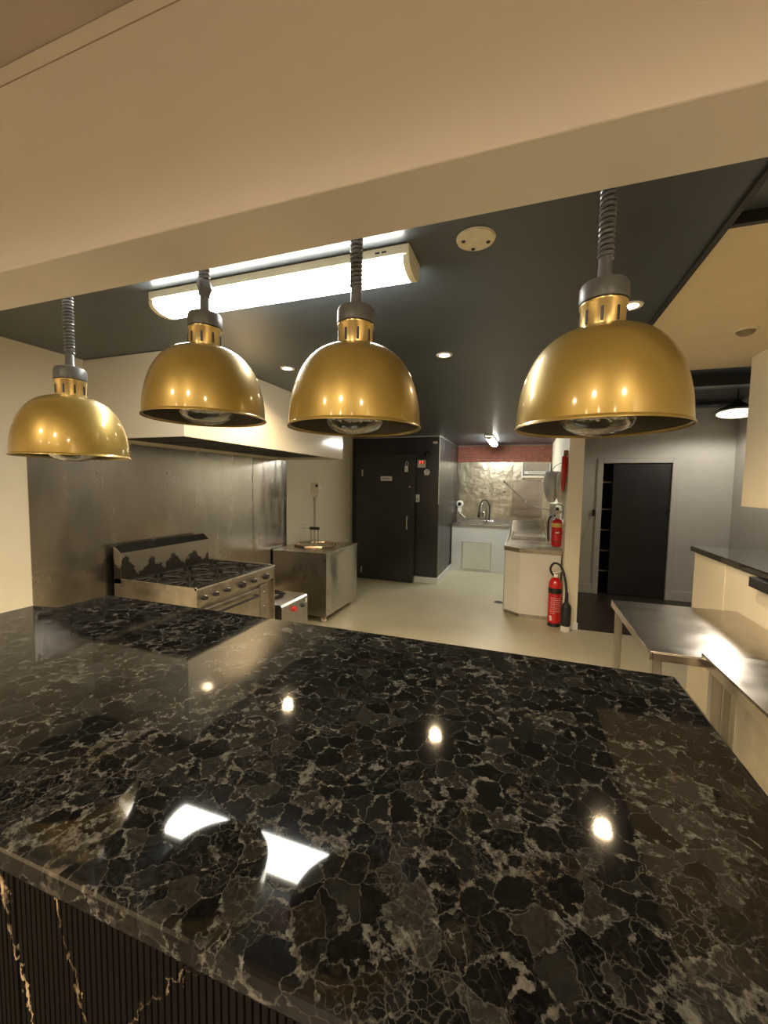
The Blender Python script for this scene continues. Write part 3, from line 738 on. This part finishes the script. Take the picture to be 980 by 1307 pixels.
bxo('rocker', 'grey_cap', lw, -1.663, -1.649, ky0-.021, ky0-.0145, 1.350, 1.385, bev=.002)
on_face('white_sticker', 'small white sticker at the top corner of cool room', 'sticker', -1.425, -1.350, 2.262, 2.298, ky0, .004, 'label_white')
bl_ = thing('bulkhead_lamp', 'unlit dark round lamp above the temperature display', 'lamp', (-1.51, ky0-.05, 2.05))
obj('base', lathe(BM(), (-1.513, ky0-.001, 2.095), [(.060, 0), (.060, -.016), (.05, -.020), (0, -.020)], 28, 'y'), 'black', bl_, True)
obj('dome', lathe(BM(), (-1.513, ky0-.0215, 2.095), [(.046, 0), (.044, -.020), (.030, -.040), (0, -.050)], 28, 'y'), 'black_plastic', bl_, True)

# ================================================================== REAR WASH-UP AREA
sc_ = thing('sink_cupboard', 'white sink cupboard with pale square hatch under the rear sink', 'cupboard', (-.80, 7.92, 0))
bxo('body', 'white_cab', sc_, -1.296, -.225, 7.65, YB-.012, .0, .845, bev=.003)
hp = bxo('hatch', 'panel_green', sc_, -1.085, -.575, 7.636, 7.649, .045, .540, bev=.003)
bxo('hatch_frame', 'steel', sc_, -1.097, -1.086, 7.640, 7.6495, .034, .551); bxo('hatch_frame', 'steel', sc_, -.574, -.563, 7.640, 7.6495, .034, .551)
bxo('hatch_frame', 'steel', sc_, -1.0859, -.5741, 7.640, 7.6495, .541, .551); bxo('hatch_frame', 'steel', sc_, -1.0859, -.5741, 7.640, 7.6495, .034, .0445)
sk = thing('double_sink', 'stainless double bowl sink top on the white cupboard', 'sink', (-.77, 7.92, .846))
def sink_top():
    bm = BM(); x0, x1, y0, y1 = -1.299, -.235, 7.635, YB-.012
    xs = [x0, -1.20, -.82, -.74, -.36, x1]; ys = [y0, 7.71, 8.06, y1]; zt, zb = .880, .8465
    for i in range(5):
        for j in range(3):
            hole = j == 1 and i in (1, 3)
            if not hole: box(bm, xs[i], xs[i+1], ys[j], ys[j+1], zb, zt)
    return bm
obj('deck', sink_top(), 'steel', sk)
for xa, xb in ((-1.20, -.82), (-.74, -.36)):
    bm = BM(); zt = .8795
    pts = [(xa+.004, 7.714), (xb-.004, 7.714), (xb-.004, 8.056), (xa+.004, 8.056)]
    box(bm, xa+.001, xb-.001, 7.711, 8.059, .850, .856)
    obj('bowl', bm, 'steel_dark', sk)
bxo('upstand', 'steel', sk, -1.299, -.235, YB-.0118, YB-.002, .8805, .955)
fc_ = thing('spring_tap', 'tall spring neck tap at the rear sink', 'tap', (-.70, 8.09, .881))
obj('base', lathe(BM(), (-.70, 8.10, .881), [(.032, 0), (.032, .02), (.020, .03), (.018, .10), (0, .10)], 18), 'chrome', fc_, True)
obj('crossbar', tube(BM(), [(-.83, 8.10, .925), (-.57, 8.10, .925)], .014, 10), 'chrome', fc_, True)
arc = [(-.655, 8.10, .93), (-.650, 8.10, 1.10), (-.655, 8.09, 1.22), (-.70, 8.07, 1.315), (-.75, 8.05, 1.335), (-.80, 8.03, 1.30), (-.835, 8.02, 1.20), (-.845, 8.02, 1.06)]
obj('hose', tube(BM(), smooth_path(arc, 6), .013, 10), 'rubber', fc_, True)
obj('inner_pipe', tube(BM(), smooth_path([(-.70, 8.10, .97), (-.715, 8.09, 1.15), (-.74, 8.07, 1.25), (-.77, 8.05, 1.29), (-.80, 8.04, 1.22), (-.805, 8.03, 1.10)], 6), .009, 8), 'chrome', fc_, True)
obj('spray_head', lathe(BM(), (-.845, 8.02, .99), [(.024, 0), (.026, .02), (.018, .06), (.016, .09)], 16), 'black_plastic', fc_, True)
obj('valve', lathe(BM(), (-.755, 8.09, .99), [(.030, 0), (.034, .03), (.030, .09), (.018, .11)], 14), 'chrome', fc_, True)

wd_ = thing('wall_dispenser', 'white round wall dispenser with black centre and drooping spout', 'dispenser', (-1.258, YB-.05, 1.0))
obj('head', lathe(BM(), (-1.240, YB-.013, 1.235), [(.070, 0), (.070, -.030), (.058, -.045), (.030, -.048), (0, -.044)], 30, 'y'), 'label_white', wd_, True)
obj('eye', lathe(BM(), (-1.240, YB-.062, 1.235), [(.036, 0), (.034, -.006), (0, -.008)], 24, 'y'), 'black_plastic', wd_, True)
bxo('stem', 'label_white', wd_, -1.277, -1.203, YB-.050, YB-.013, 1.085, 1.164, bev=.006)
obj('spout', tube(BM(), [(-1.240, YB-.035, 1.09), (-1.225, YB-.045, 1.055), (-1.120, YB-.060, .965)], .012, 8), 'label_white', wd_, True)

def rear_sheet(name, label, x0, x1, z0, z1, y, mat):
    bm = BM(); n, k = 16, 14; rnd = random.Random(5); g_ = []
    for i in range(n+1):
        g_.append([bm.verts.new((x0+(x1-x0)*i/n, y-.003-(rnd.uniform(0, .007) if 0 < i < n and 0 < j < k else 0), z0+(z1-z0)*j/k)) for j in range(k+1)])
    for i in range(n):
        for j in range(k): bm.faces.new((g_[i][j], g_[i+1][j], g_[i+1][j+1], g_[i][j+1]))
    ext = bmesh.ops.extrude_face_region(bm, geom=list(bm.faces))
    for v in [e for e in ext['geom'] if isinstance(e, bmesh.types.BMVert)]: v.co.y = y-.001
    bmesh.ops.recalc_face_normals(bm, faces=bm.faces)
    return tag(obj(name, bm, mat, None, True), label, 'splashback')
rear_sheet('rear_splashback', 'battered pale steel sheet on the wall behind the rear sink', -1.300, -.245, .957, 2.066, YB, 'splash_rear')
rear_sheet('rear_splashback', 'pale steel sheet under the insect zapper on the rear wall', -.243, .436, .957, 2.066, YB, 'splash_rear')
tag(obj('dish_back_panel', box(BM(), -.235, .30, YB-.030, YB-.011, 1.02, 1.715, .004), 'steel_bench'), 'darker smooth steel panel behind the wash-up bench', 'panel')
for z in (1.49, 1.68):
    tag(obj('wall_bolt', lathe(BM(), (-.395, YB-.011, z), [(.016, 0), (.016, -.012), (0, -.016)], 12, 'y'), 'iron', None, True), 'small dark bolt head in the battered rear steel sheet', 'bolt', 'bolts in the rear steel sheet')

zp = thing('insect_zapper', 'grey framed insect zapper with white tubes on the rear wall', 'insect zapper', (.165, 8.13, 1.74))
bxo('back_box', 'steel', zp, -.065, .395, 8.10, YB-.012, 1.76, 2.03, bev=.005)
for z in (1.92, 1.95, 1.98, 2.01): bxo('top_louvre', 'steel_dark', zp, -.060, .390, 8.075, 8.099, z, z+.016)
bxo('side_cheek', 'white_cab', zp, -.083, -.066, 8.03, YB-.013, 1.75, 2.04, bev=.003); bxo('side_cheek', 'white_cab', zp, .396, .413, 8.03, YB-.013, 1.75, 2.04, bev=.003)
for z in (1.875, 1.845): obj('lamp_tube', cyl(BM(), (-.04, 8.06, z), .013, .41, 'x', 14), 'label_white', zp, True)
for i in range(13): obj('guard_wire', tube(BM(), [(-.03+i*.033, 8.035, 1.81), (-.03+i*.033, 8.035, 1.905)], .0025, 5), 'chrome', zp)
bxo('catch_tray', 'plate', zp, -.060, .390, 8.04, 8.098, 1.765, 1.800, bev=.003)

# wash-up bench on white cupboard
wbx = thing('washup_cupboard', 'white cupboard with a cut corner under the steel wash-up bench', 'cupboard', (.12, 6.4, 0))
pc = [(-.215, 5.305), (-.034, 5.160), (.424, 5.160), (.424, 7.60), (-.215, 7.60)]
obj('body', prism(BM(), pc, 'z', .045, .800), basic('warm_white_laminate', (.78, .74, .66), .4, 0, .03), wbx)
obj('kick', prism(BM(), [(-.205, 5.315), (-.028, 5.172), (.422, 5.172), (.422, 7.59), (-.205, 7.59)], 'z', 0, .0445), 'steel_dark', wbx)
bxo('edge_strip', 'steel', wbx, -.222, -.2155, 5.300, 5.325, .01, .80)
wt = thing('washup_bench', 'stainless wash-up bench top with raised rims and a sunk tray', 'bench top', (.12, 6.4, .801))
pt = [(-.232, 5.295), (-.040, 5.140), (.434, 5.140), (.434, 7.62), (-.232, 7.62)]
obj('top', prism(BM(), pt, 'z', .801, .836, .003), 'steel_bench', wt)
obj('front_rim', prism(BM(), [(-.040, 5.140), (.434, 5.140), (.434, 5.158), (-.034, 5.158)], 'z', .8365, .855), 'steel', wt)
obj('corner_rim', prism(BM(), [(-.232, 5.295), (-.0405, 5.1402), (-.0345, 5.1585), (-.214, 5.304)], 'z', .8365, .855), 'steel', wt)
bxo('side_rim', 'steel', wt, -.232, -.214, 5.305, 7.62, .8365, .855, bev=.002)
bxo('soap_ledge', 'steel', wt, .16, .43, 5.30, 5.42, .8365, .870, bev=.004)
bxo('tray', 'steel_dark', wt, -.16, .28, 6.20, 7.00, .8365, .842)
bxo('tray_rim', 'steel', wt, -.18, .30, 6.18, 6.199, .8365, .880, bev=.003)
bxo('tray_rim', 'steel', wt, -.18, -.161, 6.20, 7.02, .8365, .880, bev=.003); bxo('tray_rim', 'steel', wt, .281, .30, 6.20, 7.02, .8365, .880, bev=.003)
obj('sloped_rack', prism(BM(), [(7.04, .8365), (7.60, .8365), (7.60, 1.00), (7.56, 1.00)], 'x', -.20, .34, .003), 'steel_bench', wt)
dw = thing('dish_hood_post', 'grey steel upright beside the wash-up bench and partition', 'post', (.38, 6.6, .837))
bxo('post', 'steel', dw, .352, .432, 6.56, 6.64, .837, 1.35, bev=.004)
bxo('apron', 'black_plastic', dw, .400, .436, 5.98, 6.20, .93, 1.32, bev=.006)
sp = thing('rinse_arm', 'bent metal rinse arm reaching out over the wash-up bench', 'rinse arm', (.10, 7.4, 1.2))
obj('arm', tube(BM(), smooth_path([(.42, 6.70, 1.235), (.25, 7.00, 1.255), (.06, 7.30, 1.305), (-.02, 7.42, 1.36), (-.36, 8.0, 1.665)], 6), .010, 8), 'steel_dark', sp, True)
obj('wall_plate', lathe(BM(), (.425, 6.70, 1.235), [(.03, .014), (.03, 0), (0, -.004)], 14, 'x'), 'steel', sp, True)
obj('nozzle', tube(BM(), [(-.36, 8.0, 1.665), (-.39, 8.05, 1.705)], .018, 10), 'steel_dark', sp, True)
obj('joint', lathe(BM(), (-.005, 7.40, 1.335), [(0, 0), (.022, .008), (.022, .03), (0, .038)], 12), 'chrome', sp, True)

# things hanging on the partition
def sack(c, w_, d_, h_, seed, n=18):
    bm = BM(); rnd = random.Random(seed); prof = [(.62, 0), (.90, -.03), (1.0, -.16), (1.0, -.42), (.84, -.64), (.58, -.86), (.30, -.985), (0, -1.0)]
    ph = [rnd.uniform(0, 6) for _ in range(4)]; rings = []
    for r_, z_ in prof:
        ring = []
        for i in range(n):
            a = 2*PI*i/n; k = 1+.10*math.sin(3*a+ph[0]+4*z_)+.05*math.sin(5*a+ph[1])
            ring.append(bm.verts.new((c[0]+w_*r_*k*math.cos(a), c[1]+d_*r_*k*math.sin(a), c[2]+h_*z_)))
        rings.append(ring)
    for a, b in zip(rings, rings[1:]):
        for i in range(n): bm.faces.new((a[i], a[(i+1) % n], b[(i+1) % n], b[i]))
    bm.faces.new(rings[0]); bmesh.ops.remove_doubles(bm, verts=bm.verts, dist=1e-4); bmesh.ops.recalc_face_normals(bm, faces=bm.faces)
    return bm
gb = thing('hanging_bag', 'grey plastic bag hanging on the partition above the extinguisher', 'bag', (.32, 5.62, 1.40))
obj('bag', sack((.315, 5.63, 1.80), .105, .19, .40, 3), 'bag', gb, True)
obj('strap', tube(BM(), smooth_path([(.30, 5.62, 1.79), (.34, 5.62, 1.86), (.40, 5.62, 1.90), (.436, 5.62, 1.90)], 5), .006, 6), 'bag', gb, True)
cb2 = thing('hanging_bag', 'cream bag hanging on the partition beside the red cloth', 'bag', (.40, 5.28, 1.42))
obj('bag', sack((.388, 5.28, 1.77), .043, .085, .36, 8), 'clear_bag', cb2, True)
obj('strap', tube(BM(), smooth_path([(.388, 5.28, 1.76), (.41, 5.28, 1.82), (.436, 5.28, 1.83)], 5), .005, 6), 'clear_bag', cb2, True)
rc = thing('red_cloth', 'red cloth hanging from a brown hook on the partition', 'cloth', (.41, 5.10, 1.55))
obj('cloth', sack((.404, 5.08, 1.955), .031, .085, .41, 11), 'red_cloth', rc, True)
bxo('hook', basic('brown_hook', (.25, .13, .04), .5), rc, .395, .4385, 5.05, 5.11, 1.956, 2.02, bev=.006)

# fire extinguishers
def ext_body(t, c, r, h, mat='red'):
    return obj('cylinder', lathe(BM(), c, [(r*.86, 0), (r, .012), (r, h*.84), (r*.93, h*.90), (r*.70, h*.955), (r*.36, h), (0, h)], 32), mat, t, True)
fe = thing('fire_extinguisher', 'red fire extinguisher with black hose and horn standing on the floor', 'fire extinguisher', (.360, 5.00, 0))
ex, ey = .360, 5.000
cyl_ = ext_body(fe, (ex, ey, .036), .072, .53)
obj('foot_ring', lathe(BM(), (ex, ey, 0), [(.066, 0), (.070, .004), (.064, .0355), (.055, .0355), (.055, 0)], 28, 'z', True), 'black_plastic', fe, True)
obj('black_band', lathe(BM(), (ex, ey, .385), [(.0725, 0), (.0732, .003), (.0732, .060), (.0725, .063)], 32), 'black_plastic', fe, True)
bxo('neck_valve', 'chrome', fe, ex-.022, ex+.026, ey-.020, ey+.020, .555, .605, bev=.006)
obj('lever', prism(BM(), [(ex-.03, .606), (ex+.075, .640), (ex+.078, .652), (ex-.03, .622)], 'y', ey-.013, ey+.013, .002), 'chrome', fe)
obj('carry_handle', prism(BM(), [(ex+.02, .600), (ex+.085, .590), (ex+.085, .600), (ex+.02, .6055)], 'y', ey-.013, ey+.013, .001), 'black_plastic', fe)
hp_ = [(ex-.020, ey, .585), (ex-.050, ey-.015, .625), (ex-.058, ey-.030, .680), (ex-.025, ey-.050, .735), (ex+.03, ey-.075, .725), (ex+.068, ey-.105, .66), (ex+.092, ey-.125, .56), (ex+.105, ey-.135, .46), (ex+.110, ey-.138, .36)]
obj('hose', tube(BM(), smooth_path(hp_, 8), .0125, 10), 'rubber', fe, True)
obj('horn', lathe(BM(), (ex+.112, ey-.140, .060), [(.050, 0), (.053, .006), (.051, .21), (.044, .235), (.020, .26), (.017, .37), (0, .37)], 28), 'rubber', fe, True)
rnd = random.Random(4)
lbl = bmesh.new()
for i in range(9):
    for j in range(4):
        a = -PI/2 + (-.62 + j*.40); z = .335 - i*.022
        if z < .16 and j > 1: continue
        for k in range(2):
            aa = a + k*.17 + rnd.uniform(-.03, .03)
            b = box(bmesh.new(), -.006, .006, -.0008, .0008, -.0035, .0035)
            bmesh.ops.transform(b, matrix=Matrix.Translation((ex+.0728*math.cos(aa), ey+.0728*math.sin(aa), z)) @ Matrix.Rotation(aa+PI/2, 4, 'Z'), verts=b.verts)
            me = bpy.data.meshes.new('tmp'); b.to_mesh(me); b.free(); lbl.from_mesh(me); bpy.data.meshes.remove(me)
lo_ = obj('label_print', lbl, basic('pink_print', (.72, .42, .40), .5), fe); lo_['kind'] = 'stuff'
for z, dx in ((.115, -.6), (.085, -.55)):
    aa = -PI/2+dx; b = box(BM(), -.014, .014, -.001, .001, -.013, .013, .0005)
    bmesh.ops.transform(b, matrix=Matrix.Translation((ex+.0728*math.cos(aa), ey+.0728*math.sin(aa), z)) @ Matrix.Rotation(aa+PI/2, 4, 'Z'), verts=b.verts)
    obj('sticker', b, 'label_white', fe)
obj('horn_stand', lathe(BM(), (ex+.112, ey-.140, 0), [(.052, 0), (.054, .004), (.046, .0595), (.038, .0595), (.038, 0)], 24, 'z', True), 'label_white', fe, True)

fw = thing('fire_extinguisher', 'red fire extinguisher with yellow band hung on the partition', 'fire extinguisher', (.368, 5.36, .90))
wx, wy, wz = .372, 5.29, .885
ext_body(fw, (wx, wy, wz), .060, .335)
obj('yellow_band', lathe(BM(), (wx, wy, wz+.235), [(.0604, 0), (.0612, .002), (.0612, .046), (.0604, .048)], 32), 'yellow', fw, True)
obj('dark_band', lathe(BM(), (wx, wy, wz+.055), [(.0604, 0), (.0610, .002), (.0610, .012), (.0604, .014)], 32), basic('dark_red_band', (.18, .01, .01), .4), fw, True)
bxo('label_strip', 'label_white', fw, wx-.018, wx+.022, wy-.0632, wy-.0605, wz+.165, wz+.180)
bxo('valve', 'steel', fw, wx-.025, wx+.025, wy-.022, wy+.022, wz+.335, wz+.400, bev=.006)
bxo('grip', 'steel_dark', fw, wx-.050, wx+.055, wy-.016, wy+.016, wz+.401, wz+.435, bev=.005)
obj('guard_loop', tube(BM(), smooth_path([(wx-.045, wy-.015, wz+.33), (wx-.058, wy-.02, wz+.42), (wx-.03, wy-.02, wz+.50), (wx+.035, wy-.02, wz+.50), (wx+.058, wy-.02, wz+.42), (wx+.05, wy-.015, wz+.33)], 6), .008, 8), basic('blue_grey', (.34, .40, .45), .4), fw, True)
bxo('wall_bracket', 'steel_dark', fw, wx+.055, .4385, wy-.03, wy+.03, wz+.15, wz+.19)
obj('hose', tube(BM(), smooth_path([(wx-.02, wy, wz+.37), (wx-.085, wy+.03, wz+.34), (wx-.095, wy+.05, wz+.22), (wx-.09, wy+.06, wz+.05)], 6), .011, 8), 'rubber', fw, True)

# floor drain, hall hook
fd = thing('floor_drain', 'small dark drain cover in the pale lino floor', 'drain', (-.30, 5.72, 0))
obj('frame', lathe(BM(), (-.30, 5.72, .0005), [(.075, 0), (.075, .004), (.060, .004), (.060, 0)], 24, 'z', True), 'steel_dark', fd, True)
obj('grate', lathe(BM(), (-.30, 5.72, .0005), [(.059, 0), (.059, .003), (0, .003)], 24), 'iron', fd, True)
hk = thing('hall_hook', 'dark handset hook with thin cord on the hall wall', 'hook', (.99, YW-.03, 1.16))
bxo('hook_body', 'black_plastic', hk, .957, .985, YW-.040, YW-.001, 1.175, 1.270, bev=.006)
obj('cord', tube(BM(), smooth_path([(.962, YW-.02, 1.18), (.90, YW-.02, .95), (.82, YW-.02, .62), (.78, YW-.02, .40)], 6), .004, 6), 'plate', hk, True)
tag(obj('wall_socket', box(BM(), .775, .825, YW-.012, YW-.001, 1.43, 1.50, .003), 'hall_wall'), 'small pale switch plate on the hall wall', 'switch')

# ================================================================== STEEL BENCHES BY THE SERVERY WALL
def bench(name, label, x0, x1, y0, y1, z, lip, shelf, skip=()):
    t = thing(name, label, 'steel bench', ((x0+x1)/2, (y0+y1)/2, 0))
    bxo('top', 'steel_bench', t, x0, x1, y0, y1, z-.006, z, bev=.003)
    bxo('lip', 'steel_bench', t, x0, x0+.012, y0, y1, z-lip, z-.0065, bev=.002)
    bxo('lip', 'steel_bench', t, x0+.0125, x1, y0, y0+.012, z-lip, z-.0065, bev=.002)
    bxo('lip', 'steel_bench', t, x0+.0125, x1, y1-.012, y1, z-lip, z-.0065, bev=.002)
    for x in (x0+.02, x1-.06):
        for y in (y0+.03, y1-.07): bxo('leg', 'steel', t, x, x+.04, y, y+.04, 0, z-.0066, bev=.004)
    if shelf: bxo('undershelf', 'steel_bench', t, x0+.0605, x1-.0605, y0+.03, y1-.03, .22, .245, bev=.003)
    return t
bench('steel_bench', 'square stainless bench standing at the far end of the servery wall', .570, 1.255, 2.136, 3.042, .85, .045, False)
b2 = bench('steel_bench', 'long stainless bench with dented corner along the servery wall', .764, 1.255, .60, 2.128, .875, .050, True)
bxo('side_panel', 'steel_bench', b2, .790, .800, .68, 1.86, .26, .82)
